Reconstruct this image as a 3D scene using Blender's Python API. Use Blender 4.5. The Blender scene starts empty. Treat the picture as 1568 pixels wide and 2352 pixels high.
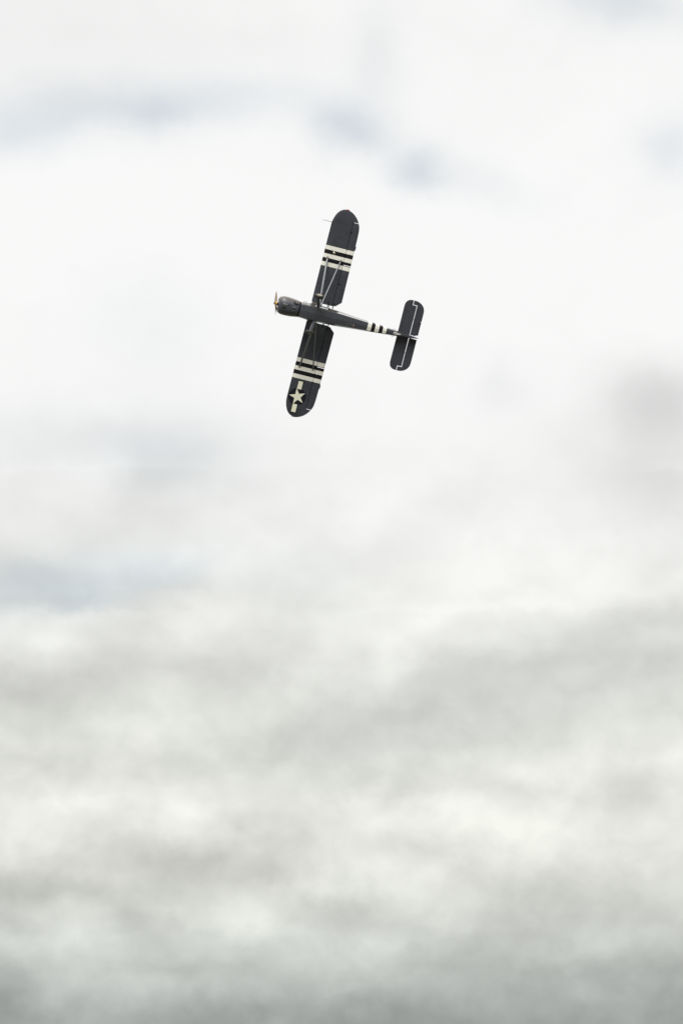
import bpy, bmesh, math, random
from mathutils import Vector, Matrix

random.seed(5)
S = bpy.context.scene
C = S.collection
R = math.radians

# ------------------------------------------------------------------ camera
ELEV = R(24.0)                       # the long lens looks up into the sky
EYE = Vector((0, 0, 1.7))
cd = bpy.data.cameras.new('camera')
cd.sensor_fit = 'VERTICAL'
cd.sensor_height = 36.0
cd.sensor_width = 24.0
cd.lens = 200.0
cd.clip_start = 0.5
cd.clip_end = 60000
cam = bpy.data.objects.new('camera', cd)
C.objects.link(cam)
cam.location = EYE
cam.rotation_euler = (R(90) + ELEV, 0, 0)
S.camera = cam

# ------------------------------------------------------------------ exposure
S.view_settings.view_transform = 'Standard'
S.view_settings.look = 'None'
EXPOSURE = 1.12                      # exposed for the shaded belly of the aeroplane
S.view_settings.exposure = EXPOSURE
S.view_settings.gamma = 1.0
S.view_settings.use_curve_mapping = False
S.render.film_transparent = False

# ------------------------------------------------------------------ sun: thin cloud, high behind the camera
SUN_EL, SUN_AZ = R(31), R(188)       # azimuth clockwise from +Y
sl = bpy.data.lights.new('sun', 'SUN')
sl.energy = 1.5
sl.angle = R(40)
sl.color = (1.0, 0.965, 0.91)
sun = bpy.data.objects.new('sun', sl)
C.objects.link(sun)
sd = Vector((math.sin(SUN_AZ) * math.cos(SUN_EL), math.cos(SUN_AZ) * math.cos(SUN_EL), math.sin(SUN_EL)))
sun.rotation_euler = sd.to_track_quat('Z', 'Y').to_euler()
sun.location = (0, -20, 40)

# ------------------------------------------------------------------ world: Nishita sky behind a broken cloud layer
BG = 0.10
W = bpy.data.worlds.new('World')
S.world = W
W.use_nodes = True
nt = W.node_tree
N, K = nt.nodes, nt.links
N.clear()


def nd(t, **kw):
    n = N.new(t)
    for k, v in kw.items():
        setattr(n, k, v)
    return n


def mth(op, a, b=None, c=None, clamp=False):
    n = nd('ShaderNodeMath', operation=op, use_clamp=clamp)
    for i, v in enumerate((a, b, c)):
        if v is None:
            continue
        if isinstance(v, (int, float)):
            n.inputs[i].default_value = v
        else:
            K.new(v, n.inputs[i])
    return n.outputs[0]


tc = nd('ShaderNodeTexCoord')
nrm = nd('ShaderNodeVectorMath', operation='NORMALIZE')
K.new(tc.outputs['Generated'], nrm.inputs[0])
sep = nd('ShaderNodeSeparateXYZ')
K.new(nrm.outputs[0], sep.inputs[0])
az = mth('ARCTAN2', sep.outputs[0], sep.outputs[1])
el = mth('ARCSINE', sep.outputs[2])
# sky chart: azimuth and elevation, one unit = 10.3 degrees; x to the right, y downwards from 29.1 degrees
UNIT = 0.18
cx = mth('MULTIPLY', az, math.cos(ELEV) / UNIT)
cy = mth('MULTIPLY_ADD', el, -1.0 / UNIT, ELEV / UNIT + 0.5)
chart = nd('ShaderNodeCombineXYZ')
K.new(cx, chart.inputs[0])
K.new(cy, chart.inputs[1])
# noise is taken on the sphere so it has no seam
nz0 = nd('ShaderNodeMapping')
nz0.inputs['Scale'].default_value = (1, 1, 1.15)
nz0.inputs['Rotation'].default_value = (0, R(12), 0)
K.new(nrm.outputs[0], nz0.inputs[0])


def noise(scale, detail, rough, off, dist=0.0):
    n = nd('ShaderNodeTexNoise')
    n.noise_dimensions = '3D'
    n.inputs['Scale'].default_value = scale
    n.inputs['Detail'].default_value = detail
    n.inputs['Roughness'].default_value = rough
    n.inputs['Distortion'].default_value = dist
    m_ = nd('ShaderNodeVectorMath', operation='ADD')
    m_.inputs[1].default_value = off
    K.new(nz0.outputs[0], m_.inputs[0])
    K.new(m_.outputs[0], n.inputs['Vector'])
    return n


def warp(vec, n, amt):
    s_ = nd('ShaderNodeVectorMath', operation='SUBTRACT')
    s_.inputs[1].default_value = (0.5, 0.5, 0.5)
    K.new(n.outputs['Color'], s_.inputs[0])
    m_ = nd('ShaderNodeVectorMath', operation='MULTIPLY')
    m_.inputs[1].default_value = (amt * 1.2, amt, 0)
    K.new(s_.outputs[0], m_.inputs[0])
    a_ = nd('ShaderNodeVectorMath', operation='ADD')
    K.new(vec, a_.inputs[0])
    K.new(m_.outputs[0], a_.inputs[1])
    return a_.outputs[0]


p1 = warp(chart.outputs[0], noise(24.0, 2.0, 0.5, (3.1, 1.7, 0.4)), 0.014)
p2 = warp(p1, noise(95.0, 6.0, 0.6, (7.3, 2.2, 5.0)), 0.036)
sx = nd('ShaderNodeSeparateXYZ')
K.new(p2, sx.inputs[0])

# brightness by elevation (display grey 0..255), denser towards the horizon
LAYERS = [(-6.5, 308), (-3.0, 296), (-1.0, 262), (-0.25, 248), (0.0, 245), (0.12, 247), (0.25, 249), (0.38, 247),
          (0.46, 243), (0.53, 241), (0.60, 237), (0.66, 230), (0.72, 224), (0.78, 223), (0.83, 220), (0.88, 211),
          (0.93, 203), (0.97, 185), (1.0, 170), (1.08, 162), (1.4, 158), (3.0, 160)]
y0, y1 = LAYERS[0][0], LAYERS[-1][0]
fc = nd('ShaderNodeFloatCurve')
crv = fc.mapping.curves[0]
fc.mapping.use_clip = False
for i, (y, v) in enumerate(LAYERS):
    px = ((y - y0) / (y1 - y0), v / 400.0)
    if i == 0:
        crv.points[0].location = px
    elif i == len(LAYERS) - 1:
        crv.points[-1].location = px
    else:
        crv.points.new(*px)
fc.mapping.update()
yn = mth('MULTIPLY_ADD', sx.outputs[1], 1.0 / (y1 - y0), -y0 / (y1 - y0), clamp=True)
K.new(yn, fc.inputs['Value'])
grey = mth('MULTIPLY', fc.outputs[0], 400.0)

# the cloud banks and breaks: place in the chart, size, tilt (deg), change of grey, blueness of the break
# (x, y in 1568 x 2352 chart cells)
BANKS = [
    # breaks with thin blue in the upper sky
    (400, 245, 280, 56, -3, -14, .36), (345, 268, 70, 32, 0, -9, .22), (20, 315, 150, 58, -8, -14, .36), (150, 225, 200, 60, 0, -8, .10),
    (800, 300, 86, 54, 10, -24, .55), (868, 150, 55, 120, 0, -8, .12), (965, 392, 62, 44, 15, -22, .50),
    (1105, 425, 130, 50, 15, -7, .14), (1440, 15, 150, 55, 12, -17, .40), (1560, 350, 75, 60, 0, -11, .30),
    (40, 60, 300, 120, 0, -5, .0), (500, 110, 300, 60, 0, -4, .0),
    # pale veil
    (330, 740, 150, 110, 0, -5, .08), (140, 1010, 260, 75, -4, -10, .10), (385, 1060, 150, 80, 0, -17, .22), (220, 1110, 90, 50, -25, 8, .0),
    (100, 1350, 230, 66, -10, 0, .50), (205, 1386, 70, 26, 0, 0, .2), (370, 1320, 130, 40, -12, 0, .28), (690, 1330, 170, 90, 0, 0, .06),
    (1250, 1560, 400, 110, -16, 0, .05), (860, 1680, 300, 85, -14, 0, .06),
    # right-hand grey bank
    (1520, 930, 130, 75, 0, -24, .0), (1470, 1060, 160, 110, 10, -17, .0), (1150, 890, 60, 60, 0, -8, .04), (1400, 1000, 50, 60, 0, 5, .0), (1060, 1160, 130, 60, -20, -4, .0),
]
blue = None
for (bx, by, rx, ry, tilt, dg, db) in BANKS:
    mp = nd('ShaderNodeMapping', vector_type='TEXTURE')
    mp.inputs['Location'].default_value = ((bx - 784) / 2352, by / 2352, 0)
    mp.inputs['Rotation'].default_value = (0, 0, R(tilt))
    mp.inputs['Scale'].default_value = (rx / 2352, ry / 2352, 1)
    K.new(p2, mp.inputs[0])
    dt = nd('ShaderNodeVectorMath', operation='DOT_PRODUCT')
    K.new(mp.outputs[0], dt.inputs[0])
    K.new(mp.outputs[0], dt.inputs[1])
    g = mth('POWER', 0.42, dt.outputs['Value'])
    grey = mth('MULTIPLY_ADD', g, float(dg), grey)
    if db:
        blue = mth('MULTIPLY', g, db) if blue is None else mth('MULTIPLY_ADD', g, db, blue)
# the low overcast: grey of each stretch of cloud by azimuth (16 columns) and elevation (rows, y of the chart)
DECK_X = [50, 150, 250, 350, 450, 550, 650, 750, 834, 934, 1034, 1134, 1234, 1334, 1434, 1534]
DECK = [
    (1176, '236 234 232 232 236 240 241 244  247 246 242 243 245 245 240 236'),
    (1236, '236 232 232 236 240 242 240 240  243 242 246 247 246 244 240 242'),
    (1296, '220 222 232 230 236 240 238 238  238 240 246 248 248 247 246 241'),
    (1341, '212 216 224 216 224 234 236 236  239 242 247 248 248 247 245 241'),
    (1381, '210 211 212 222 232 236 234 234  240 245 247 248 247 246 241 236'),
    (1416, '222 232 226 230 240 240 236 232  241 246 246 246 244 236 228 220'),
    (1456, '238 241 228 232 240 232 226 234  240 242 239 235 230 223 219 215'),
    (1496, '232 236 222 224 228 222 224 232  237 236 228 221 217 213 212 212'),
    (1536, '216 218 216 218 222 216 222 232  235 227 216 213 212 211 214 213'),
    (1576, '208 206 208 220 224 218 228 230  228 218 213 212 213 213 216 219'),
    (1616, '206 204 216 224 224 222 226 222  217 210 211 212 216 217 221 226'),
    (1656, '214 216 226 232 228 224 220 214  210 208 211 214 218 218 226 232'),
    (1706, '224 228 230 230 226 220 214 210  212 216 218 218 222 226 232 234'),
    (1764, '222 222 224 226 228 227 222 216  222 221 230 234 237 238 236 240'),
    (1824, '229 231 230 233 238 234 226 225  226 219 232 228 238 232 228 236'),
    (1884, '241 241 233 238 240 226 222 234  240 242 241 246 247 236 226 230'),
    (1944, '233 231 225 220 218 214 217 226  233 228 236 244 243 238 228 228'),
    (2004, '208 210 210 208 206 212 212 230  243 236 230 228 220 218 222 225'),
    (2034, '198 200 206 207 212 222 218 232  230 234 225 220 213 212 218 221'),
    (2064, '200 205 212 208 214 229 216 222  215 230 224 214 208 208 212 217'),
    (2094, '208 216 214 208 216 235 218 208  206 220 221 208 203 206 206 212'),
    (2124, '205 218 214 203 210 229 219 212  205 215 216 203 200 206 198 205'),
    (2164, '210 216 215 201 203 212 210 214  213 208 200 195 197 207 202 200'),
    (2204, '206 208 208 195 198 198 203 210  205 192 188 192 196 199 198 190'),
    (2234, '190 203 202 193 190 195 196 200  196 190 188 187 185 186 186 178'),
    (2264, '178 198 201 198 194 190 190 190  189 187 185 183 181 181 181 174'),
    (2304, '165 185 192 188 182 178 178 178  178 177 176 176 176 174 172 168'),
    (2352, '158 172 176 174 170 168 168 167  166 166 165 168 168 170 168 163')]
import numpy as np


def layer(y):
    for (ya, va), (yb, vb) in zip(LAYERS, LAYERS[1:]):
        if y <= yb:
            return va + (vb - va) * (y - ya) / (yb - ya)
    return LAYERS[-1][1]


gx = [-150] + DECK_X + [1720]
gy = [1080] + [r[0] for r in DECK] + [2520]
F = np.zeros((len(gy), len(gx)))
for i, (y, row) in enumerate(DECK):
    v = [float(q) for q in row.split()]
    mean_ = sum(v) / len(v)
    v = [mean_ + (q - mean_) * .95 - 2.0 for q in v]
    F[i + 1, 1:-1] = [q - layer(y / 2352) for q in v]
F[-1, 1:-1] = F[-2, 1:-1] * .3
F[:, 0] = F[:, 1] * .25
F[:, -1] = F[:, -2] * .25
uu, ss_, vv = np.linalg.svd(F, full_matrices=False)


def curve_node(ts, vs, inp, scale):
    n = nd('ShaderNodeFloatCurve')
    n.mapping.use_clip = False
    c_ = n.mapping.curves[0]
    for i, (t, v) in enumerate(zip(ts, vs)):
        p = (t, 0.5 + v / (2 * scale))
        if i == 0:
            c_.points[0].location = p
        elif i == len(ts) - 1:
            c_.points[-1].location = p
        else:
            c_.points.new(*p)
    n.mapping.update()
    K.new(inp, n.inputs['Value'])
    return mth('MULTIPLY_ADD', n.outputs[0], 2 * scale, -scale)


tx_ = [(x - gx[0]) / (gx[-1] - gx[0]) for x in gx]
ty_ = [(y - gy[0]) / (gy[-1] - gy[0]) for y in gy]
dx_ = mth('MULTIPLY_ADD', sx.outputs[0], 2352 / (gx[-1] - gx[0]), (784 - gx[0]) / (gx[-1] - gx[0]), clamp=True)
dy_ = mth('MULTIPLY_ADD', sx.outputs[1], 2352 / (gy[-1] - gy[0]), -gy[0] / (gy[-1] - gy[0]), clamp=True)
for k in range(10):
    a_ = curve_node(tx_, vv[k], dx_, 1.0)
    b_ = curve_node(ty_, uu[:, k] * ss_[k], dy_, float(max(abs(uu[:, k] * ss_[k]))))
    grey = mth('MULTIPLY_ADD', a_, b_, grey)
# billow detail everywhere, stronger low down where the cloud is denser
dens = nd('ShaderNodeMapRange')
dens.inputs['From Min'].default_value = 0.25
dens.inputs['From Max'].default_value = 0.9
dens.inputs['To Min'].default_value = 6
dens.inputs['To Max'].default_value = 8
K.new(cy, dens.inputs['Value'])
nb = noise(30.0, 6.0, 0.5, (1.3, 9.1, 2.0), 0.3)
grey = mth('MULTIPLY_ADD', mth('SUBTRACT', nb.outputs[0], 0.5), dens.outputs[0], grey)
nb2 = noise(80.0, 8.0, 0.54, (4.3, 0.7, 8.0), 0.6)
dens2 = nd('ShaderNodeMapRange')
dens2.inputs['From Min'].default_value = 0.40
dens2.inputs['From Max'].default_value = 0.80
dens2.inputs['To Min'].default_value = 3
dens2.inputs['To Max'].default_value = 18
K.new(cy, dens2.inputs['Value'])
grey = mth('MULTIPLY_ADD', mth('SUBTRACT', nb2.outputs[0], 0.5), dens2.outputs[0], grey)
# puffs catch the light on their upper edge: the cloud density a little below minus a little above
for sc_, dz, lo_, hi_ in ((58.0, 0.0040, 4.0, 32.0), (130.0, 0.0020, 3.0, 24.0)):
    na = noise(sc_, 5.0, 0.5, (2.0, 6.0, 3.0 - dz), 0.4)
    nc = noise(sc_, 5.0, 0.5, (2.0, 6.0, 3.0 + dz), 0.4)
    dd = nd('ShaderNodeMapRange')
    dd.inputs['From Min'].default_value = 0.42
    dd.inputs['From Max'].default_value = 0.78
    dd.inputs['To Min'].default_value = lo_
    dd.inputs['To Max'].default_value = hi_
    K.new(cy, dd.inputs['Value'])
    grey = mth('MULTIPLY_ADD', mth('SUBTRACT', na.outputs[0], nc.outputs[0]), dd.outputs[0], grey)
grey = mth('MINIMUM', grey, mth('MULTIPLY_ADD', mth('MAXIMUM', mth('MULTIPLY', cy, -1.0), 0.0), 18.0, 248.5))
lum = mth('POWER', mth('DIVIDE', grey, 255.0), 2.2)
blue = mth('MINIMUM', blue, 0.85)

cloud = nd('ShaderNodeMix', data_type='RGBA')
warmf = nd('ShaderNodeMapRange')
warmf.inputs['From Min'].default_value = 0.40
warmf.inputs['From Max'].default_value = 0.80
K.new(cy, warmf.inputs['Value'])
K.new(warmf.outputs[0], cloud.inputs[0])
cloud.inputs[6].default_value = (1.0, 1.0, 0.995, 1)
cloud.inputs[7].default_value = (0.982, 1.0, 0.928, 1)
low = nd('ShaderNodeMapRange')
low.inputs['From Min'].default_value = 0.85
low.inputs['From Max'].default_value = 1.04
K.new(sx.outputs[1], low.inputs['Value'])
cl2 = nd('ShaderNodeMix', data_type='RGBA')
K.new(low.outputs[0], cl2.inputs[0])
K.new(cloud.outputs[2], cl2.inputs[6])
cl2.inputs[7].default_value = (0.935, 1.0, 0.972, 1)
lit = nd('ShaderNodeVectorMath', operation='SCALE')
K.new(cl2.outputs[2], lit.inputs[0])
K.new(mth('MULTIPLY', lum, 2.0 ** -EXPOSURE / BG), lit.inputs['Scale'])
sky = nd('ShaderNodeTexSky', sky_type='NISHITA')
sky.sun_disc = False
sky.sun_elevation = SUN_EL
sky.sun_rotation = SUN_AZ
sky.air_density = 1.0
sky.dust_density = 1.5
# the breaks: cloud thin enough for the blue behind to tint it
tint2 = nd('ShaderNodeMix', data_type='RGBA', blend_type='MULTIPLY')
K.new(blue, tint2.inputs[0])
K.new(lit.outputs[0], tint2.inputs[6])
tint2.inputs[7].default_value = (0.925, 1.005, 1.055, 1)
fin = nd('ShaderNodeMix', data_type='RGBA')
K.new(mth('MULTIPLY', blue, 0.16), fin.inputs[0])
K.new(tint2.outputs[2], fin.inputs[6])
K.new(sky.outputs[0], fin.inputs[7])
bg = nd('ShaderNodeBackground')
bg.inputs['Strength'].default_value = BG
K.new(fin.outputs[2], bg.inputs['Color'])
ow = nd('ShaderNodeOutputWorld')
K.new(bg.outputs[0], ow.inputs['Surface'])
W.cycles.sampling_method = 'MANUAL'
W.cycles.sample_map_resolution = 512


# ------------------------------------------------------------------ materials
def mat(name, col, rough=0.5, metal=0.0, spec=0.5, vary=0.12, scale=6.0, coat=0.0, bump=0.0):
    m = bpy.data.materials.new(name)
    m.use_nodes = True
    t = m.node_tree
    b = t.nodes['Principled BSDF']
    b.inputs['Roughness'].default_value = rough
    b.inputs['Metallic'].default_value = metal
    b.inputs['Specular IOR Level'].default_value = spec
    b.inputs['Coat Weight'].default_value = coat
    b.inputs['Coat Roughness'].default_value = 0.08
    co = t.nodes.new('ShaderNodeTexCoord')
    n1 = t.nodes.new('ShaderNodeTexNoise')
    n1.inputs['Scale'].default_value = scale
    n1.inputs['Detail'].default_value = 5
    n1.inputs['Roughness'].default_value = 0.65
    t.links.new(co.outputs['Object'], n1.inputs['Vector'])
    n2 = t.nodes.new('ShaderNodeTexNoise')          # fine weave and dust
    n2.inputs['Scale'].default_value = 34
    n2.inputs['Detail'].default_value = 2
    t.links.new(co.outputs['Object'], n2.inputs['Vector'])
    add = t.nodes.new('ShaderNodeMath')
    add.operation = 'MULTIPLY_ADD'
    t.links.new(n2.outputs[0], add.inputs[0])
    add.inputs[1].default_value = 0.8
    t.links.new(n1.outputs[0], add.inputs[2])
    mr = t.nodes.new('ShaderNodeMapRange')
    mr.inputs['From Min'].default_value = 0.55
    mr.inputs['From Max'].default_value = 1.25
    mr.inputs['To Min'].default_value = 1 - vary
    mr.inputs['To Max'].default_value = 1 + vary
    t.links.new(add.outputs[0], mr.inputs['Value'])
    sc = t.nodes.new('ShaderNodeVectorMath')
    sc.operation = 'SCALE'
    sc.inputs[0].default_value = col
    t.links.new(mr.outputs[0], sc.inputs['Scale'])
    t.links.new(sc.outputs[0], b.inputs['Base Color'])
    if bump:
        bp = t.nodes.new('ShaderNodeBump')
        bp.inputs['Strength'].default_value = bump
        bp.inputs['Distance'].default_value = 0.02
        t.links.new(n1.outputs[0], bp.inputs['Height'])
        t.links.new(bp.outputs[0], b.inputs['Normal'])
    return m


M = {
    'grey': mat('neutral_grey_fabric', (0.048, 0.051, 0.066), 0.62, vary=0.34, scale=1.7, spec=0.3),
    'body': mat('neutral_grey_dope', (0.053, 0.058, 0.074), 0.42, vary=0.25, spec=0.5, bump=0.05),
    'gloss': mat('neutral_grey_enamel', (0.060, 0.062, 0.070), 0.30, vary=0.2, coat=1.0),
    'olive': mat('olive_drab_paint', (0.056, 0.046, 0.034), 0.30, vary=0.2, coat=1.0),
    'black': mat('black_stripe_paint', (0.010, 0.009, 0.013), 0.6, vary=0.3, spec=0.2),
    'white': mat('off_white_stripe_paint', (0.87, 0.865, 0.815), 0.55, vary=0.05, spec=0.3),
    'cream': mat('cream_insignia_paint', (0.87, 0.87, 0.735), 0.55, vary=0.05, spec=0.3),
    'navy': mat('insignia_blue_paint', (0.011, 0.011, 0.020), 0.6, vary=0.25, spec=0.2),
    'silver': mat('aluminium_dope', (0.175, 0.187, 0.205), 0.42, 0.45, vary=0.12),
    'dark': mat('blackened_steel', (0.02, 0.02, 0.021), 0.5, 0.3, vary=0.3),
    'alu': mat('reflector_aluminium', (0.50, 0.50, 0.49), 0.24, 0.95, vary=0.15),
    'steel': mat('bare_steel_and_glint', (0.30, 0.295, 0.28), 0.35, 0.9, vary=0.2),  # real metal parts, also laid on for glints at scoop and cowl exit
    'shade_black': mat('recess_shade_black', (0.006, 0.006, 0.006), 0.9, vary=0.3, spec=0.1),  # flat black painted in for the shade inside openings, gaps and cabin
    'rubber': mat('tyre_rubber', (0.024, 0.023, 0.022), 0.6, vary=0.3),
    'rim': mat('wheel_hub_paint', (0.42, 0.39, 0.33), 0.45, 0.25, vary=0.2),
    'wood': mat('varnished_wood', (0.17, 0.11, 0.055), 0.45, vary=0.4, coat=0.2),
    'brass': mat('brass_hub', (0.62, 0.36, 0.07), 0.35, 0.5, vary=0.2),
    'rust': mat('orange_plug', (0.40, 0.13, 0.05), 0.5, vary=0.2),
    'ring': mat('grey_ring_paint', (0.20, 0.20, 0.20), 0.5, vary=0.1),
    'red': mat('red_lens', (0.5, 0.01, 0.015), 0.15, vary=0.1),
    'green': mat('green_lens', (0.01, 0.09, 0.10), 0.15, vary=0.1),
}


def glass_mat(name, tintc, rough=0.02):
    m = bpy.data.materials.new(name)
    m.use_nodes = True
    t = m.node_tree
    t.nodes.clear()
    o = t.nodes.new('ShaderNodeOutputMaterial')
    tr = t.nodes.new('ShaderNodeBsdfTransparent')
    tr.inputs[0].default_value = tintc
    gl = t.nodes.new('ShaderNodeBsdfGlossy')
    gl.inputs['Roughness'].default_value = rough
    fr = t.nodes.new('ShaderNodeFresnel')
    fr.inputs[0].default_value = 1.5
    mx = t.nodes.new('ShaderNodeMixShader')
    no = t.nodes.new('ShaderNodeTexNoise')
    no.inputs['Scale'].default_value = 9
    am = t.nodes.new('ShaderNodeMath')
    am.operation = 'MULTIPLY_ADD'
    am.inputs[1].default_value = 0.06
    t.links.new(no.outputs[0], am.inputs[0])
    t.links.new(fr.outputs[0], am.inputs[2])
    t.links.new(am.outputs[0], mx.inputs[0])
    t.links.new(tr.outputs[0], mx.inputs[1])
    t.links.new(gl.outputs[0], mx.inputs[2])
    t.links.new(mx.outputs[0], o.inputs[0])
    return m


M['glass'] = glass_mat('cabin_glazing', (0.93, 0.95, 0.94, 1))


# ------------------------------------------------------------------ mesh helpers
class MB:
    """Collects faces with a material each and links them as one mesh object."""

    def __init__(self):
        self.bm = bmesh.new()
        self.mats = []

    def mi(self, k):
        if k not in self.mats:
            self.mats.append(k)
        return self.mats.index(k)

    def face(self, vs, k):
        try:
            f = self.bm.faces.new(vs)
            f.material_index = self.mi(k)
            return f
        except ValueError:
            return None

    def loft(self, rings, k, closed=True, cap0=True, cap1=True, keep=None):
        """k: key, or a function (ring index, point index) -> key; keep: same arguments -> bool."""
        kf = k if callable(k) else (lambda i, j: k)
        vr = [[self.bm.verts.new(p) for p in r] for r in rings]
        n = len(rings[0])
        for i in range(len(vr) - 1):
            for j in range(n if closed else n - 1):
                if keep and not keep(i, j):
                    continue
                self.face((vr[i][j], vr[i][(j + 1) % n], vr[i + 1][(j + 1) % n], vr[i + 1][j]), kf(i, j))
        if cap0:
            self.face(list(reversed(vr[0])), kf(0, 0))
        if cap1:
            self.face(vr[-1], kf(len(vr) - 2, 0))

    def box(self, lo, hi, k, mtx=None):
        (x0, y0_, z0), (x1, y1_, z1) = lo, hi
        ps = [(x0, y0_, z0), (x1, y0_, z0), (x1, y1_, z0), (x0, y1_, z0), (x0, y0_, z1), (x1, y0_, z1), (x1, y1_, z1), (x0, y1_, z1)]
        if mtx:
            ps = [mtx @ Vector(p) for p in ps]
        v = [self.bm.verts.new(p) for p in ps]
        for f in ((3, 2, 1, 0), (4, 5, 6, 7), (0, 1, 5, 4), (1, 2, 6, 5), (2, 3, 7, 6), (3, 0, 4, 7)):
            self.face([v[q] for q in f], k)

    def tube(self, pts, r, k, n=8, flat=None):
        """Round tube along pts; r number or list. flat=(width axis Vector, ratio) squashes it into a streamline."""
        pts = [Vector(p) for p in pts]
        rings = []
        for i, p in enumerate(pts):
            d = (pts[min(i + 1, len(pts) - 1)] - pts[max(i - 1, 0)]).normalized()
            a = flat[0] if flat else (Vector((0, 0, 1)) if abs(d.z) < 0.9 else Vector((1, 0, 0)))
            u = (a - d * a.dot(d)).normalized()
            v = d.cross(u)
            rr = r[i] if isinstance(r, (list, tuple)) else r
            q = flat[1] if flat else 1.0
            rings.append([p + u * (rr * math.cos(t)) + v * (rr * q * math.sin(t)) for t in [2 * math.pi * s / n for s in range(n)]])
        self.loft(rings, k)

    def lathe(self, prof, origin, axis, k, n=24):
        """prof: (radius, distance along axis); k key or list per segment."""
        axis = Vector(axis).normalized()
        a = Vector((1, 0, 0)) if abs(axis.x) < 0.8 else Vector((0, 0, 1))
        u = (a - axis * a.dot(axis)).normalized()
        v = axis.cross(u)
        o = Vector(origin)
        rings = [[o + axis * h + u * (r * math.cos(t)) + v * (r * math.sin(t)) for t in [2 * math.pi * s / n for s in range(n)]] for r, h in prof]
        self.loft(rings, (lambda i, j: k[min(i, len(k) - 1)]) if isinstance(k, list) else k)

    def prism(self, poly, z0, z1, k, zf=None):
        f = zf or (lambda x, y: 0.0)
        self.loft([[(x, y, z0 + f(x, y)) for x, y in poly], [(x, y, z1 + f(x, y)) for x, y in poly]], k)

    def build(self, name, parent, smooth=None, bevel=None):
        bmesh.ops.remove_doubles(self.bm, verts=self.bm.verts, dist=1e-5)
        bmesh.ops.recalc_face_normals(self.bm, faces=self.bm.faces)
        me = bpy.data.meshes.new(name)
        self.bm.to_mesh(me)
        self.bm.free()
        for k in self.mats:
            me.materials.append(M[k])
        if smooth is not None:
            me.polygons.foreach_set('use_smooth', [True] * len(me.polygons))
            me.set_sharp_from_angle(angle=R(smooth))
        o = bpy.data.objects.new(name, me)
        C.objects.link(o)
        o.parent = parent
        if bevel:
            b = o.modifiers.new('bevel', 'BEVEL')
            b.width = bevel
            b.segments = 2
            b.limit_method = 'ANGLE'
        return o


# ------------------------------------------------------------------ the ground below (an airfield meadow)
gm = bpy.data.materials.new('mown_grass')
gm.use_nodes = True
gt = gm.node_tree
gb = gt.nodes['Principled BSDF']
gb.inputs['Roughness'].default_value = 0.9
gn = gt.nodes.new('ShaderNodeTexNoise')
gn.inputs['Scale'].default_value = 0.05
gn.inputs['Detail'].default_value = 8
gco = gt.nodes.new('ShaderNodeTexCoord')
gt.links.new(gco.outputs['Object'], gn.inputs['Vector'])
gr = gt.nodes.new('ShaderNodeValToRGB')
gr.color_ramp.elements[0].position = 0.35
gr.color_ramp.elements[0].color = (0.085, 0.084, 0.055, 1)
gr.color_ramp.elements[1].position = 0.65
gr.color_ramp.elements[1].color = (0.120, 0.115, 0.085, 1)
gt.links.new(gn.outputs[0], gr.inputs[0])
gt.links.new(gr.outputs[0], gb.inputs['Base Color'])
M['grass'] = gm
g_ = MB()
rng = [0, 60, 200, 600, 2000, 8000, 30000]
prev = None
cv = g_.bm.verts.new((0, 0, 0))
for rr_ in rng[1:]:
    cur = [g_.bm.verts.new((rr_ * math.cos(2 * math.pi * i / 48), rr_ * math.sin(2 * math.pi * i / 48), 0)) for i in range(48)]
    for i in range(48):
        j = (i + 1) % 48
        if prev is None:
            g_.face((cv, cur[i], cur[j]), 'grass')
        else:
            g_.face((prev[i], cur[i], cur[j], prev[j]), 'grass')
    prev = cur
ground = g_.build('ground', None)
ground['kind'] = 'structure'

# ------------------------------------------------------------------ where the aeroplane flies
# local axes: X to the nose, Y to the left wing, Z to the canopy; banked steeply, belly towards the camera
PITCH, ROLL = R(8.0), R(3.0)
SP, CP = math.sin(PITCH), math.cos(PITCH)
DIST = 275.5
cr = Vector((1, 0, 0))
cu = Vector((0, -math.sin(ELEV), math.cos(ELEV)))
cf = Vector((0, math.cos(ELEV), math.sin(ELEV)))
ray = (cf * 200 + cr * (-0.708) + cu * 6.936).normalized()
th = R(14.0)
fwd = (-math.cos(th) * cr + math.sin(th) * cu)
fwd = (fwd - ray * fwd.dot(ray)).normalized()
lft = fwd.cross(ray) * -1.0
up0 = ray
zl = (up0 * CP + fwd * SP).normalized()
xl = (fwd * CP - up0 * SP).normalized()
yl = zl.cross(xl)
zl = (zl * math.cos(ROLL) + yl * math.sin(ROLL)).normalized()
yl = zl.cross(xl).normalized()
plane = bpy.data.objects.new('light_aircraft', None)
C.objects.link(plane)
mw = Matrix((xl, yl, zl)).transposed().to_4x4()
mw.translation = EYE + ray * DIST
plane.matrix_world = mw
plane.empty_display_size = 1.0
plane['label'] = 'dark grey high-wing propeller aeroplane with black and white stripes, banking across the cloudy sky'
plane['category'] = 'aeroplane'


def st(xp, z):
    """Fuselage station (m) of a point measured on the plan at xp and lying at height z."""
    return (xp - z * SP) / CP


# ------------------------------------------------------------------ wings
WZ, DIH = 0.70, 0.030


def wx(xp):
    return st(xp, 0.75)


def wz(y):
    return WZ + DIH * abs(y)


def foil(u, c):
    """lower and upper height of a flat bottomed section at chord fraction u."""
    lo = c * 0.032 * max(0.0, 1 - u / 0.13) ** 2
    t = 1.15 * (0.2969 * math.sqrt(max(u, 0)) - 0.126 * u - 0.3516 * u * u + 0.2843 * u ** 3 - 0.1015 * u ** 4)
    return lo, max(lo, c * (0.032 * (1 - u) ** 2 + t))


def interp(tab, y, i):
    for a, b in zip(tab, tab[1:]):
        if y <= b[0]:
            f = (y - a[0]) / (b[0] - a[0])
            return a[i] + (b[i] - a[i]) * f
    return tab[-1][i]


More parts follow.
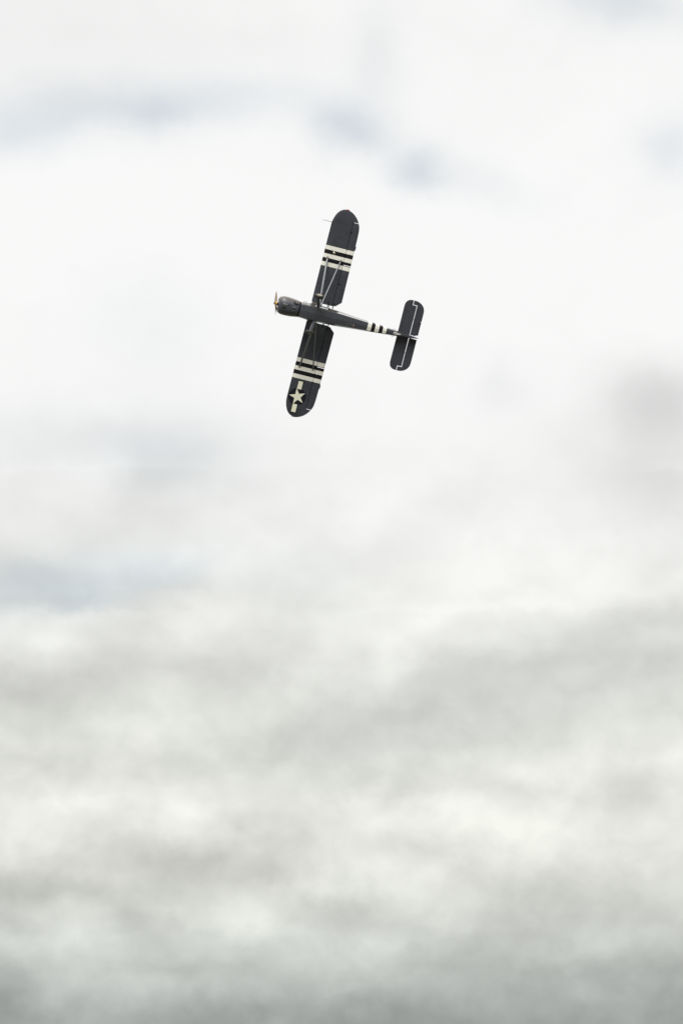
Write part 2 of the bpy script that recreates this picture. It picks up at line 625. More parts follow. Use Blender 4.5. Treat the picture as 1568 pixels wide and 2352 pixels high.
# outline of the half wing: |y|, leading edge, trailing edge on the plan
OUT = [(0.49, .617, -.815), (3.0, .615, -.800), (3.60, .614, -.797), (4.08, .613, -.788), (4.30, .612, -.776), (4.45, .606, -.757),
       (4.56, .590, -.728), (4.685, .556, -.672), (4.76, .533, -.630), (4.85, .496, -.566), (4.93, .455, -.497), (5.00, .404, -.425), (5.06, .350, -.348),
       (5.11, .288, -.266), (5.15, .216, -.178), (5.175, .152, -.106), (5.19, .096, -.045), (5.197, .040, .010)]
WHITE = [(2.31, 2.512), (2.712, 2.912), (3.114, 3.314)]
BLACK = [(2.512, 2.712), (2.912, 3.114)]


def stripe(y, base):
    y = abs(y)
    for a, b in WHITE:
        if a < y < b:
            return 'white'
    for a, b in BLACK:
        if a < y < b:
            return 'black'
    return base


HX0, HX1, LIP = -.404, -.436, -.458          # rear face of the wing, nose of the flap, end of the upper lip


def stations(a, b, extra=()):
    ys = {a, b}
    for w in WHITE:
        ys |= {w[0], w[1]}
    for o in OUT:
        ys.add(o[0])
    ys |= set(extra)
    ys = sorted(y for y in ys if a - 1e-6 <= y <= b + 1e-6)
    return ys


def chord(y):
    return interp(OUT, y, 1), interp(OUT, y, 2)


def make_wing(s):
    b = MB()
    ys = stations(0.49, 4.684, (3.06, 3.0601, 4.40, 4.4001, 1.2, 1.8))
    rings = []
    for y in ys:
        xL, xT = chord(y)
        c = xL - xT
        groove = 0.035 if 3.06 < y < 4.4001 and y != 3.06 else 0.0004
        ring = []

        def P(xp, z):
            ring.append((wx(xp), s * y, wz(y) + z))
        u_ = lambda xp: (xL - xp) / c
        gx0, gx1 = xL - .030, xL - .050
        ul = [0, .003, .010]
        for u in ul:
            P(xL - u * c, foil(u, c)[0])
        P(gx0, foil(u_(gx0), c)[0])
        P(gx0 - .003, foil(u_(gx0), c)[0] + groove)
        P(gx1, foil(u_(gx1), c)[0] + groove)
        P(gx1 - .003, foil(u_(gx1), c)[0])
        for u in (.06, .09, .13, .3, .5):
            P(xL - u * c, foil(u, c)[0])
        P(HX0, 0.0)
        uh = u_(HX0)
        P(HX0, foil(uh, c)[1] - .012)
        P(LIP, foil(u_(LIP), c)[1] + .003)
        P(LIP, foil(u_(LIP), c)[1] + .008)
        for u in (.62, .5, .36, .24, .14, .07, .03, .010, .003):
            P(xL - u * c, foil(u, c)[1] + (.008 if u > .5 else 0.0))
        rings.append(ring)
    def key(i, j):
        return stripe((ys[i] + ys[i + 1]) / 2, 'olive' if j >= 15 else 'grey')
    b.loft(rings, key)
    # rounded tip with the full chord
    ty = [o[0] for o in OUT if o[0] >= 4.684]
    rings = []
    for y in ty:
        xL, xT = chord(y)
        c = xL - xT
        k = min(1.0, (c / 1.2))
        us = [0, .004, .015, .04, .08, .13, .3, .5, .7, .85, .97, 1.0]
        lo = [(wx(xL - u * c), s * y, wz(y) + foil(u, c)[0] + .045 * (1 - k)) for u in us]
        hi = [(wx(xL - u * c), s * y, wz(y) + .045 * (1 - k) + foil(u, c)[1] + .004) for u in reversed(us[1:])]
        rings.append(lo + hi)
    n0 = len(us)
    b.loft(rings, lambda i, j: 'grey' if j < n0 else 'olive')
    w = b.build('wing', plane, smooth=35)

    def trailing(name, ya, yb, cut=False):
        f = MB()
        ys_ = stations(ya, yb, (0.755,) if cut else ())
        rr = []
        for y in ys_:
            xL, xT = chord(y)
            if cut and y < 0.755:
                xT = -.553 + (xT + .553) * (y - ya) / (0.755 - ya)
            c = xL - chord(y)[1]
            h = lambda xp: foil((xL - xp) / c, c)[1]
            ring = [(HX1 + .006, .02), (HX1, .006), (HX1 - .02, 0.0)]
            ring += [(xT + .02, .0), (xT, .004), (xT, .012), (xT + .06, h(xT + .06)), ((HX1 + xT) / 2, h((HX1 + xT) / 2)), (HX1 - .02, h(HX1) - .006), (HX1, h(HX1) - .012)]
            rr.append([(wx(x), s * y, wz(y) + z) for x, z in ring])
        f.loft(rr, lambda i, j: stripe((ys_[i] + ys_[i + 1]) / 2, 'olive' if 5 <= j <= 8 else 'grey'))
        return f.build(name, w, smooth=35)
    trailing('flap', 0.515, 2.542, True)
    ail = trailing('aileron', 2.569, 4.662)
    t = MB()                                   # fixed trim plate riveted to the aileron edge
    t.box((wx(-.832), min(s * 3.375, s * 3.565), wz(3.47) + .001), (wx(-.77), max(s * 3.375, s * 3.565), wz(3.47) + .016), 'grey')
    t.build('trim_plate', w, bevel=.003)
    for yb, ln in ((1.615, .15), (0.60, .16), (3.35, .05), (4.2, .05)):
        h = MB()
        h.box((wx(-.535 if ln > .1 else -.46), s * yb - .010, wz(yb) - .028), (wx(-.385), s * yb + .010, wz(yb) - .002), 'dark')
        h.build('hinge_bracket', w, bevel=.004)
    d = MB()
    d.lathe([(.034, 0), (.034, -.006), (.020, -.008), (.020, .0)], (wx(-.19), s * 0.61, wz(.61) - .001), (0, 0, 1), ['dark', 'shade_black', 'shade_black'], 14)
    d.build('drain_cap', w)
    # navigation light at the tip
    l = MB()
    l.lathe([(.004, -.055), (.020, -.045), (.032, -.01), (.034, .02), (.026, .045), (.008, .058)], (wx(-.03 if s > 0 else .09), s * (5.192 if s > 0 else 5.175), wz(5.2) + .045), (1, 0, 0), 'red' if s > 0 else 'green', 12)
    l.build('navigation_light', w, smooth=60)
    if s > 0:
        p = MB()
        yp = 4.448
        zb = wz(yp) - .01
        p.tube([(wx(.53), yp, wz(yp) + .015), (wx(.60), yp, zb + .01), (wx(.66), yp, zb), (wx(.97), yp, zb)], [.012, .012, .010, .009], 'dark', 8)
        p.tube([(wx(.965), yp, zb), (wx(1.055), yp, zb)], [.012, .012], 'steel', 8)
        p.build('pitot_tube', w, smooth=50)
        a = MB()                              # landing light let into the under surface
        o_ = (wx(.133), 3.008, wz(3.008))
        a.lathe([(.058, .0), (.078, .0), (.080, -.010), (.070, -.016), (.058, -.012)], o_, (0, 0, 1), 'steel', 20)
        a.lathe([(.057, .002), (.050, -.014), (.030, -.026), (.004, -.030)], o_, (0, 0, 1), 'lens', 20)
        a.build('landing_light', w, smooth=40)
    else:
        # national insignia under the right wing: disc, star with one point to the leading edge, two bars
        q = MB()
        ccx, ccy, rad = .130, -4.190, .428

        def pl(poly, d0, d1, k):
            pts = [(wx(x), y) for x, y in poly]
            lo = [(x, y, wz(y) - d1) for x, y in pts]
            hi = [(x, y, wz(y) - d0) for x, y in pts]
            q.loft([hi, lo], k)
        circ = [(ccx + rad * math.cos(t), ccy + rad * math.sin(t)) for t in [2 * math.pi * i / 64 for i in range(64)]]
        pl(circ, -.002, .004, 'navy')
        for ya, yb in ((-3.425, -3.815), (-4.568, -4.962)):
            m0, m1 = .032, .248
            if ya > -4:
                out = [(m0 - .042, ya + .042), (m1 + .042, ya + .042), (m1 + .042, yb - .03), (m0 - .042, yb - .03)]
            else:
                out = [(m0 - .042, ya + .03), (m1 + .042, ya + .03), (m1 + .042, yb - .042), (m0 - .042, yb - .042)]
            pl(out, -.002, .003, 'navy')
            pl([(m0, ya), (m1, ya), (m1, yb), (m0, yb)], -.001, .006, 'cream')
        star = []
        for i in range(10):
            r_ = .405 if i % 2 == 0 else .405 * .382
            a_ = math.pi * i / 5
            star.append((ccx + r_ * math.cos(a_), ccy + r_ * math.sin(a_)))
        # triangles from the centre keep the concave outline exact
        vs = [q.bm.verts.new((wx(x), y, wz(y) - .0085)) for x, y in star]
        vt = [q.bm.verts.new((wx(x), y, wz(y) - .001)) for x, y in star]
        vc = q.bm.verts.new((wx(ccx), ccy, wz(ccy) - .0085))
        for i in range(10):
            j = (i + 1) % 10
            q.face((vc, vs[i], vs[j]), 'cream')
            q.face((vs[i], vt[i], vt[j], vs[j]), 'cream')
        ins = q.build('star_insignia', w)
    return w


lm = bpy.data.materials.new('lamp_lens')
lm.use_nodes = True
lb = lm.node_tree.nodes['Principled BSDF']
lb.inputs['Base Color'].default_value = (0.62, 0.60, 0.42, 1)
lb.inputs['Metallic'].default_value = 0.9
lb.inputs['Roughness'].default_value = 0.12
M['lens'] = lm
wingL = make_wing(1)
wingL['label'] = 'left wing with landing light and pitot tube'
wingR = make_wing(-1)
wingR['label'] = 'right wing with white star insignia'

# ------------------------------------------------------------------ fuselage
# x, z bottom, (half width, z) of chine, lower side, upper side, roof edge, z roof
FUS = [(1.12, -.450, (.285, -.425), (.372, -.20), (.365, .15), (.22, .30), .33),
       (.90, -.475, (.300, -.445), (.380, -.16), (.375, .16), (.26, .34), .37),
       (.66, -.490, (.305, -.455), (.405, -.12), (.400, .20), (.28, .40), .43),
       (.42, -.495, (.300, -.460), (.425, -.10), (.415, .22), (.33, .30), .32),
       (.10, -.488, (.292, -.455), (.405, -.06), (.398, .22), (.33, .30), .32),
       (-.30, -.468, (.284, -.436), (.382, -.04), (.376, .20), (.30, .28), .30),
       (-.80, -.430, (.272, -.398), (.368, -.06), (.360, .18), (.26, .27), .29),
       (-1.42, -.372, (.238, -.342), (.312, -.04), (.305, .17), (.19, .27), .30),
       (-2.29, -.282, None, None, None, None, None), (-2.485, 0, None, None, None, None, None), (-2.67, 0, None, None, None, None, None),
       (-2.875, 0, None, None, None, None, None), (-3.065, 0, None, None, None, None, None), (-3.25, 0, None, None, None, None, None),
       (-3.72, -.140, (.104, -.118), (.140, .02), (.136, .12), (.07, .20), .22),
       (-4.05, -.085, (.075, -.070), (.098, .05), (.094, .13), (.05, .20), .22),
       (-4.32, -.050, (.048, -.040), (.062, .07), (.060, .14), (.035, .20), .21)]


def flat(t):
    r_ = [t[1]]
    for q in t[2:6]:
        r_ += [q[0], q[1]]
    return r_ + [t[6]]


i0, i1 = 7, 14
A, B = flat(FUS[i0]), flat(FUS[i1])
full = []
for i, t in enumerate(FUS):
    if t[2] is None:
        f = (t[0] - FUS[i0][0]) / (FUS[i1][0] - FUS[i0][0])
        full.append((t[0], [a + (b_ - a) * f for a, b_ in zip(A, B)]))
    else:
        full.append((t[0], flat(t)))
rings = []
for x, v in full:
    zb, w1, z1, w2, z2, w3, z3, w4, z4, zt = v
    half = [(w1, z1), (w2, z2), (w3, z3), (w4, z4)]
    # the belly is a shallow vee; each longeron edge softened by a short facet
    rings.append([(x, 0, zb), (x, w1 * .93, z1 - .004), (x, w1 + (w2 - w1) * .10, z1 + (z2 - z1) * .08), (x, w2, z2), (x, w3, z3), (x, w4, z4), (x, 0, zt),
                  (x, -w4, z4), (x, -w3, z3), (x, -w2, z2), (x, -w1 - (w2 - w1) * .10, z1 + (z2 - z1) * .08), (x, -w1 * .93, z1 - .004)])
fx = [x for x, _ in full]


def fkey(i, j):
    xm = (fx[i] + fx[i + 1]) / 2
    if -3.25 < xm < -2.29:
        n = [k for k in range(len(fx)) if fx[k] == -2.29][0]
        return 'white' if (i - n) % 2 == 0 else 'black'
    return 'olive' if 2 <= j <= 9 else 'body'


CAB0, CAB1 = 2, 5                              # open cabin between these stations: glass from the lower side up
fb = MB()
fb.loft(rings, fkey, keep=lambda i, j: not (CAB0 <= i < CAB1 and 3 <= j <= 8) and not (i in (3, 4) and j in (2, 9)))
fus = fb.build('fuselage', plane, smooth=9)

# metal strip added along each lower longeron to brighten the flank by reflection
WID = {.66: .34, .42: .34, .10: .30, -.30: .34, -.80: .40, -1.42: .40, -2.29: .36}
for s in (1, -1):
    sb = MB()
    rr = []
    for x, v in full:
        if x not in WID:
            continue
        zb, w1, z1, w2, z2 = v[:5]
        n_ = Vector((0, -(z1 - z2), w1 - w2)).normalized()
        a0, a1 = .02, WID[x]
        row = []
        for a_, off in ((a0, .003), (a1, .003), (a1, -.002), (a0, -.002)):
            row.append((x, s * (w1 + (w2 - w1) * a_ + n_.y * off), z1 + (z2 - z1) * a_ + n_.z * off))
        rr.append(row)
    sb.loft(rr, 'alu')
    sb.build('flank_reflector', fus)

# cabin floor and rear bulkhead seen through the glazing
cb = MB()
cb.box((-.46, -.26, -.40), (.64, .26, -.38), 'shade_black')
cb.build('cabin_floor', fus)

# ------------------------------------------------------------------ cabin glazing
cgl = MB()
gs = [(.70, .39, .20, .30, .42), (.44, .43, .10, .385, .74), (.10, .402, .10, .372, .78), (-.34, .382, .10, .350, .77), (-.85, .355, .16, .305, .58), (-1.42, .295, .19, .20, .32)]
gr_ = []
for x, wl, z0, wt, z1 in gs:
    lowp = {.44: (.337, -.35), .10: (.324, -.345), -.34: (.312, -.325)}.get(x, (wl, z0))
    gr_.append([(x, *lowp), (x, wl + .012, z0 + .1 if z1 > .5 else z0 + .02), (x, wt, z1 - .02), (x, wt * .6, z1 + .03), (x, 0, z1 + .04), (x, -wt * .6, z1 + .03), (x, -wt, z1 - .02), (x, -wl - .012, z0 + .1 if z1 > .5 else z0 + .02), (x, -lowp[0], lowp[1])])
cgl.loft(gr_, 'glass', closed=False, cap0=False, cap1=False)
canopy = cgl.build('cabin_glazing', plane, smooth=40)
for s in (1, -1):
    for pts, r_ in (([(x, s * (wt + .008), z1 - .012) for x, wl, z0, wt, z1 in gs], .014),
                    ([(.44, s * .435, .02), (.44, s * .43, .4), (.44, s * .39, .73)], .014),
                    ([(-.34, s * .388, .02), (-.34, s * .378, .4), (-.34, s * .355, .76)], .012),
                    ([(.05, s * .408, .02), (.05, s * .400, .4), (.05, s * .375, .77)], .012)):
        t_ = MB()
        t_.tube(pts, r_, 'dark', 6)
        t_.build('window_frame', canopy, smooth=50)

# wing roots: fairings, spar fittings, rib ends
for s in (1, -1):
    t_ = MB()
    t_.loft([[(wx(.60), s * .36, .62), (wx(.60), s * .36, .75), (wx(.20), s * .36, .86), (wx(.18), s * .36, .66)],
             [(wx(.60), s * .492, wz(.5) + .02), (wx(.60), s * .492, wz(.5) + .05), (wx(.20), s * .492, wz(.5) + .15), (wx(.18), s * .492, wz(.5) + .005)]], 'olive')
    t_.build('wing_root_fairing', plane, bevel=.008)
    for xa, xb in ((-.17, -.21), (-.235, -.265), (-.43, -.475)):
        t_ = MB()
        t_.box((wx(xb), min(s * .37, s * .50), .715), (wx(xa), max(s * .37, s * .50), .755), 'dark')
        t_.build('spar_fitting', plane, bevel=.004)

# ------------------------------------------------------------------ engine cowling
NC = 36
CW = [(2.172, .10, .10, -.12), (2.168, .20, .20, -.21), (2.145, .318, .27, -.29), (2.10, .392, .31, -.345), (2.03, .436, .335, -.385), (1.92, .458, .35, -.420),
      (1.75, .463, .36, -.440), (1.50, .448, .36, -.455), (1.30, .420, .355, -.465), (1.19, .400, .35, -.472), (1.125, .385, .345, -.474)]


def cowl_ring(x, w, zt, zb, inset=0.0):
    r_ = []
    for i in range(NC):
        t = 2 * math.pi * i / NC
        cc, ss = math.cos(t), math.sin(t)
        n = 2.7 if ss > 0 else 2.25
        y = (w - inset) * math.copysign(abs(cc) ** (2 / n), cc)
        z = (zt - inset if ss > 0 else -zb - inset) * math.copysign(abs(ss) ** (2 / n), ss)
        # a tucked lower panel: crease where the cylinder cheek meets the belly pan
        if ss < 0:
            cheek = math.exp(-((abs(y) - .315) / .035) ** 2) * min(1, max(0, (2.15 - x) / .2)) * .022
            z += cheek
        # the lower lip stops short of the firewall, the sides run past it
        xx = x
        if x == 1.125:
            xx = x + .105 * max(0.0, min(1.0, (-z - .20) / .18))
        r_.append((xx, y, z))
    return r_


cm = MB()
cr_ = [cowl_ring(*c) for c in CW]
zs_ = [p[2] for p in cr_[0]]


def ckey(i, j):
    s_ = math.sin(2 * math.pi * (j + .5) / NC)
    return 'olive' if s_ > -.74 else 'body'


cm.loft(cr_, ckey, cap1=False)
cowl = cm.build('engine_cowling', plane, smooth=40)
fw = MB()                                       # firewall and engine bay behind the open lower lip
fw.loft([cowl_ring(1.50, .448, .36, -.455, .05), cowl_ring(1.08, .385, .345, -.474, .06)], 'shade_black')
fw.build('firewall', plane)
lipb = MB()                                     # steel tube added as the edge highlight behind the cooling exit
lipb.tube([(1.122, -.34, -.40), (1.118, -.20, -.452), (1.118, -.02, -.462)], .010, 'steel', 6)
lipb.build('exit_highlight', cowl, smooth=50)
for s in (1, -1):                               # intake mouths either side of the shaft
    q = MB()
    ov = [(math.cos(t), math.sin(t)) for t in [2 * math.pi * i / 20 for i in range(20)]]

    def nose_x(y):
        y = abs(y)
        tab = [(0, 2.172), (.10, 2.172), (.20, 2.168), (.318, 2.145), (.392, 2.10), (.436, 2.03)]
        return interp(tab, y, 1)
    ringo, ringi, ringb = [], [], []
    for a_, b_ in ov:
        y = s * .255 + a_ * .145
        z = .03 + b_ * .135
        ringo.append((nose_x(y) - .010, y, z))
        yi = s * .255 + a_ * .125
        zi = .03 + b_ * .115
        ringi.append((nose_x(y) + .012, s * .255 + a_ * .135, .03 + b_ * .125))
        ringb.append((nose_x(yi) + .004, yi, zi))
    q.loft([ringo, ringi, ringb], lambda i, j: 'olive' if i == 0 else 'shade_black', cap0=False)  # mouth capped in black, the shade of the opening as colour
    q.build('air_intake', cowl, smooth=50)
# blister with scoop mouth, small vent, exhaust stack, all under the cowling
bl = MB()


def blister(x0, x1, ya, yb, z0, h, k):
    def ring(x, hh, sh):
        return [(x, ya + sh, z0), (x, ya + sh + .012, z0 - hh * .8), (x, ya + .04, z0 - hh), (x, yb - .04, z0 - hh), (x, yb - sh - .012, z0 - hh * .8), (x, yb - sh, z0)]
    bl.loft([ring(x0, h, 0), ring(x0 - .05, h * 1.05, 0), ring((x0 + x1) / 2, h, .003), ring(x1, h * .25, .02)], lambda i, j: 'steel' if j in (3, 4) and i > 0 else k)  # left faces turned to steel to paint in their highlight


blister(2.01, 1.70, -.07, .135, -.36, .125, 'gloss')
blm = bl.build('air_scoop', cowl, smooth=30)
mo = MB()
mo.box((2.000, -.055, -.470), (2.018, .052, -.415), 'shade_black')  # black block painted as the shaded opening
mo.build('scoop_mouth', blm, bevel=.008)
bl = MB()
blister(1.50, 1.30, -.03, .08, -.42, .085, 'gloss')
bl.build('vent', cowl, smooth=30)
bl = MB()
blister(1.50, 1.34, -.18, -.08, -.44, .035, 'body')
bl.build('vent', cowl, smooth=30)
bt = MB()
bt.lathe([(.024, .03), (.024, -.035), (.015, -.040), (.014, .0)], (st(1.605, -.45), .112, -.44), (0, 0, 1), 'dark', 12)
bt.build('drain_pipe', cowl, smooth=40)
ex = MB()
zx = -.36
ex.tube([(st(1.36, zx), .315, zx + .06), (st(1.395, zx), .318, zx - .02), (st(1.412, zx), .295, zx - .05), (st(1.395, zx), .262, zx - .075), (st(1.34, zx), .250, zx - .09),
         (st(1.25, zx), .258, zx - .10), (st(1.16, zx), .265, zx - .10)], [.022, .024, .026, .028, .030, .030, .028], 'dark', 10)
ex.build('exhaust_pipe', cowl, smooth=50)
sp_ = MB()
sp_.tube([(st(.972, -.2), .352, -.2), (st(.976, -.2), .425, -.2), (st(.82, -.2), .425, -.2), (st(.818, -.2), .385, -.2)], .011, 'dark', 6)
sp_.build('boarding_step', fus, smooth=50)

# ------------------------------------------------------------------ propeller (stopped in the frame)
pb = bpy.data.objects.new('propeller', None)
C.objects.link(pb)
pb.parent = plane
hb = MB()
hb.lathe([(.02, 2.17), (.085, 2.175), (.095, 2.19), (.095, 2.205), (.05, 2.21), (.05, 2.235), (.078, 2.236), (.078, 2.335), (.05, 2.336), (.05, 2.36), (.030, 2.365), (.030, 2.395), (.004, 2.40)],
         (0, 0, 0), (1, 0, 0), ['dark', 'dark', 'dark', 'dark', 'dark', 'dark', 'brass', 'brass', 'dark', 'dark'], 24)
hub = hb.build('propeller_hub', pb, smooth=40)
for i in range(6):
    a_ = R(60 * i + 20)
    bo = MB()
    bo.tube([(2.225, .062 * math.cos(a_), .062 * math.sin(a_)), (2.352, .062 * math.cos(a_), .062 * math.sin(a_))], .014, 'dark', 6)
    bo.build('hub_bolt', hub, smooth=50)
ANG = math.acos(.51 / 1.07)
for s in (1, -1):
    e1 = Vector((0, math.cos(ANG), math.sin(ANG))) * s
    e2 = Vector((1, 0, 0)).cross(e1)            # in the disc, across the blade
    rr = []
    for r_, c_, bet, th_ in ((.05, .115, 68, .060), (.12, .125, 60, .054), (.22, .150, 50, .044), (.38, .165, 40, .034), (.56, .160, 31, .026), (.76, .140, 25, .019), (.92, .112, 21, .014), (1.01, .080, 19, .010), (1.055, .042, 18, .006), (1.07, .012, 18, .003)):
        o_ = Vector((2.285, 0, 0)) + e1 * r_
        a_ = R(bet)
        cdir = Vector((1, 0, 0)) * math.sin(a_) + e2 * math.cos(a_)
        ndir = Vector((1, 0, 0)) * math.cos(a_) - e2 * math.sin(a_)
        prof = [(-.5, 0), (-.3, .35), (0, .55), (.3, .45), (.5, .05), (.3, -.35), (0, -.45), (-.3, -.25)]
        rr.append([o_ + cdir * (c_ * p) + ndir * (th_ * q_) for p, q_ in prof])
    bm_ = MB()
    bm_.loft(rr, lambda i, j: 'wood')
    bm_.build('blade', pb, smooth=50)

# ------------------------------------------------------------------ wing struts and landing gear
for s in (1, -1):
    foot = Vector((.235, s * .420, -.39))
    for top, wd, lab in ((Vector((wx(.398), s * 2.725, wz(2.7) - .045)), .050, 'front'), (Vector((wx(-.268), s * 2.72, wz(2.7) - .045)), .033, 'rear')):
        t_ = MB()
        f2 = foot + (Vector((.02, 0, 0)) if lab == 'front' else Vector((-.05, 0, -.0)))
        d_ = (top - f2)
        wv = Vector((1, 0, 0))
        t_.tube([f2, f2 + d_ * .04, f2 + d_ * .5, top - d_ * .03, top - d_ * .012], [wd * .6, wd, wd * .98, wd * .9, wd * .6], 'silver', 10, flat=(wv, .36))
        so = t_.build('wing_strut', plane, smooth=60)
        fk = MB()
        dn = d_.normalized()
        u_ = (wv - dn * wv.dot(dn)).normalized()
        fk.tube([top - dn * .05, top - dn * .005], [wd * .66, wd * .75], 'dark', 8, flat=(wv, .5))
        for q in (-1, 1):
            fk.tube([top - dn * .03 + u_ * (q * .030), top + dn * .07 + u_ * (q * .032)], .011, 'dark', 6)
        fk.build('strut_fork', so, smooth=50)

    # leg and wheel; the unloaded legs hang inwards, so the hub faces lean down
    wc = Vector((.475, s * .905, -1.12))
    kn = Vector((.30, s * .40, -.43))
    axl = (wc - Vector((0, s * .10, -.027)))
    lg = MB()
    lg.tube([kn + Vector((0, -s * .05, .05)), kn + (axl - kn) * .12, kn + (axl - kn) * .55, kn + (axl - kn) * .9, axl + Vector((0, s * .015, 0))], [.075, .068, .056, .050, .036], 'grey', 10, flat=(Vector((1, 0, 0)), .55))
    leg = lg.build('landing_gear_leg', plane, smooth=60)
    ho = MB()
    ho.tube([kn + Vector((.07, s * .02, 0)), kn + (axl - kn) * .3 + Vector((.075, 0, -.01)), kn + (axl - kn) * .7 + Vector((.075, s * .02, 0)), axl + Vector((.05, 0, .02))], .009, 'ring', 6)
    ho.build('brake_hose', leg, smooth=50)
    bk = MB()
    bk.tube([kn + Vector((-.10, -s * .02, 0)), kn + Vector((-.12, s * .06, -.06)), kn + Vector((-.08, s * .10, -.13))], [.03, .026, .02], 'dark', 8)
    bk.build('leg_bracket', leg, smooth=50)
    ax = Vector((.02, s * math.cos(R(15)), -math.sin(R(15))))
    wh = bpy.data.objects.new('wheel', None)
    C.objects.link(wh)
    wh.parent = plane
    ty = MB()
    pr = [(.130, -.062), (.165, -.082), (.200, -.084), (.222, -.066), (.232, -.030), (.234, 0), (.232, .030), (.222, .066), (.200, .084), (.165, .082), (.130, .062), (.118, 0), (.130, -.062)]
    ty.lathe(pr, wc, ax, 'rubber', 32)
    ty.build('tyre', wh, smooth=60)
    rm = MB()
    rm.lathe([(.01, -.06), (.10, -.055), (.131, -.060), (.131, .066), (.118, .070), (.105, .050), (.085, .046), (.050, .056), (.045, .075), (.006, .080)], wc, ax, 'rim', 24)
    rm.build('rim', wh, smooth=40)

# ------------------------------------------------------------------ tail
TZ = .25


def tx(xp):
    return st(xp, TZ)


def slab(b, poly, s, k, t0, crown):
    """A tail surface: outline polygon on the plan with a thin rounded section."""
    lo = [(tx(x), s * y, TZ - t0) for x, y in poly]
    hi = [(tx(x), s * y, TZ + t0) for x, y in poly]
    cxm = sum(x for x, y in poly) / len(poly)
    cym = sum(y for x, y in poly) / len(poly)

    def inn(p, z, f=.03):
        out_ = []
        for x, y in p:
            d = math.hypot(x - cxm, y - cym)
            q = 1 - f / max(d, f * 1.5)
            out_.append((tx(cxm + (x - cxm) * q), s * (cym + (y - cym) * q), z))
        return out_
    b.loft([inn(poly, TZ - t0 - crown), lo, hi, inn(poly, TZ + t0 + crown)], lambda i, j: k if i == 0 else 'olive' if i == 2 else k)


STAB = [(-3.795, .06), (-3.790, 1.40), (-3.800, 1.50), (-3.835, 1.60), (-3.895, 1.675), (-3.975, 1.725), (-4.06, 1.748), (-4.172, 1.752), (-4.172, 1.516), (-4.379, 1.516), (-4.379, .045)]
ELV = [(-4.404, .075), (-4.404, 1.541), (-4.198, 1.541), (-4.198, 1.752), (-4.33, 1.748), (-4.43, 1.728), (-4.54, 1.682), (-4.635, 1.615), (-4.71, 1.53), (-4.757, 1.44), (-4.783, 1.33), (-4.790, 1.2), (-4.790, .845)]
TABC = [(-4.742, .845), (-4.742, .80)]
for s in (1, -1):
    def sheet(name, poly, t_half, parent):
        q = MB()
        q.loft([[(tx(x), s * y, TZ - t_half) for x, y in poly], [(tx(x), s * y, TZ + t_half) for x, y in poly]], lambda i, j: 'grey')
        for f_ in q.bm.faces:
            if all(v_.co.z > TZ for v_ in f_.verts):
                f_.material_index = q.mi('olive')
        return q.build(name, parent, bevel=.012)
    stab = sheet('tailplane', STAB, .020, plane)
    tail_ = [(-4.33, 1.748), (-4.43, 1.728), (-4.54, 1.682), (-4.635, 1.615), (-4.71, 1.53), (-4.757, 1.44), (-4.783, 1.33), (-4.790, 1.2)]
    if s > 0:
        body = ELV[:4] + tail_ + [(-4.790, .80), (-4.725, .795), (-4.680, .11), (-4.672, .075)]
    else:
        body = ELV[:4] + tail_ + [(-4.790, .085)]
    elev = sheet('elevator', body, .016, plane)
    if s > 0:
        tb = MB()
        slab(tb, [(-4.672, .115), (-4.715, .782), (-4.792, .782), (-4.790, .115)], s, 'grey', .006, .004)
        tb.build('trim_tab', elev, smooth=30)
        hn = MB()
        hn.box((tx(-4.735), .782, TZ - .05), (tx(-4.665), .792, TZ + .0), 'steel')
        hn.build('tab_horn', elev)
    for yb in (.83,):
        h = MB()
        h.tube([(tx(-4.36), s * yb, TZ), (tx(-4.42), s * yb, TZ)], .013, 'dark', 8)
        h.build('hinge', stab, smooth=50)
    # brace of the tailplane and the lifting handle beside the rear fuselage
    hd = MB()
    zz = -.02
    hd.tube([(st(-3.535, zz), s * .12, zz), (st(-3.545, zz), s * .165, zz - .01), (st(-3.575, zz), s * .193, zz - .012), (st(-3.61, zz), s * .185, zz - .012), (st(-3.635, zz), s * .155, zz - .01), (st(-3.645, zz), s * .11, zz)], .0085, 'ring', 6)
    hd.build('lifting_handle', fus, smooth=50)

fn = MB()                                        # fin
fpoly = [(-3.62, .20), (-3.80, .34), (-4.02, .80), (-4.14, 1.06), (-4.24, 1.17), (-4.33, 1.20), (-4.335, .18)]
fn.loft([[(x + .0, -.012, z) for x, z in fpoly], [(x, .012, z) for x, z in fpoly]], 'olive')
fn.build('fin', plane, bevel=.008)
rd = MB()                                        # rudder: thick at the post, thin at the trailing edge
rz = [(-.10, -4.345, -4.60, .050), (-.04, -4.345, -4.84, .062), (.10, -4.345, -4.90, .060), (.45, -4.345, -4.915, .050), (.85, -4.345, -4.86, .040), (1.08, -4.345, -4.74, .030), (1.20, -4.345, -4.58, .016), (1.24, -4.345, -4.45, .006)]
rr = []
for z, xa, xb, w_ in rz:
    rr.append([(xa, w_ * .9, z), (xa + .012, 0, z), (xa, -w_ * .9, z), (xa + (xb - xa) * .25, -w_, z), (xb, -.008, z), (xb, .008, z), (xa + (xb - xa) * .25, w_, z)])
rd.loft(rr, 'body')
rud = rd.build('rudder', plane, smooth=40)

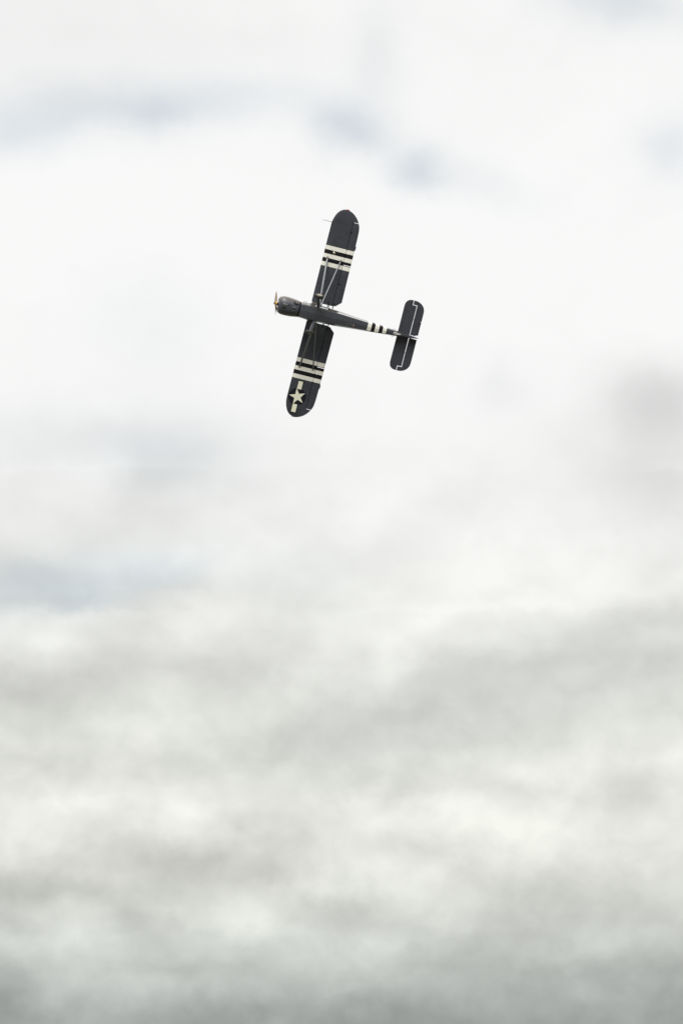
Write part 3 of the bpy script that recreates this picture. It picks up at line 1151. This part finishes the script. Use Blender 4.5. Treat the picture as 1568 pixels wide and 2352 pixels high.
# tail wheel on its leaf spring
tw = MB()
tw.tube([(-3.62, 0, -.150), (-3.75, 0, -.185), (-3.90, -.005, -.26), (-3.97, -.005, -.33)], [.026, .024, .020, .018], 'steel', 8, flat=(Vector((0, 1, 0)), .4))
spg = tw.build('tail_spring', plane, smooth=50)
for s in (1, -1):
    t_ = MB()
    t_.tube([(-3.60, s * .055, -.13), (-3.80, s * .03, -.22), (-3.95, s * .012, -.30)], .008, 'steel', 6)
    t_.build('steering_cable', spg, smooth=50)
    t_ = MB()
    t_.tube([(-3.96, s * .034 - .005, -.33), (-4.02, s * .036 - .005, -.42)], .013, 'dark', 6)
    t_.build('wheel_fork', spg, smooth=50)
two = bpy.data.objects.new('tail_wheel', None)
C.objects.link(two)
two.parent = plane
t_ = MB()
t_.lathe([(.045, -.018), (.070, -.026), (.090, -.022), (.098, -.008), (.098, .008), (.090, .022), (.070, .026), (.045, .018), (.042, 0), (.045, -.018)], (-4.02, -.005, -.42), (0.06, 1, .05), 'rubber', 20)
t_.build('tyre', two, smooth=60)
t_ = MB()
t_.lathe([(.006, -.020), (.045, -.018), (.045, .018), (.006, .020)], (-4.02, -.005, -.42), (0.06, 1, .05), 'rim', 16)
t_.build('rim', two, smooth=40)

# three round inspection rings in the belly fabric, the last with an orange plug
for xp, k in ((-1.333, 'shade_black'), (-1.481, 'shade_black'), (-1.633, 'rust')):
    zc = -.345
    x0 = st(xp, zc)
    yc = -.105
    v = None
    for (xa, va), (xb, vb) in zip(full, full[1:]):
        if xb <= x0 <= xa:
            f = (x0 - xa) / (xb - xa)
            v = [p + (q - p) * f for p, q in zip(va, vb)]
    zsurf = v[0] + (v[2] - .004 - v[0]) * abs(yc) / (v[1] * .93)
    slope = (v[2] - .004 - v[0]) / (v[1] * .93)
    axn = Vector((.09, slope * 1.0, 1)).normalized()
    if yc < 0:
        axn = Vector((-.10, slope, 1)).normalized()
    o_ = (x0, yc, zsurf)
    t_ = MB()
    t_.lathe([(.036, .006), (.040, -.010), (.052, -.010), (.056, .006)], o_, axn, 'ring', 20)
    rg = t_.build('inspection_ring', fus, smooth=30)
    t_ = MB()
    t_.lathe([(.036, .004), (.036, -.004), (.002, -.0045)], o_, axn, k, 18)  # open rings get a black disc for the shade inside
    t_.build('plug' if k == 'rust' else 'hole', rg, smooth=30)

# make sure of the cycles settings the look relies on
S.render.engine = 'CYCLES'
S.cycles.max_bounces = 8
S.cycles.transparent_max_bounces = 12
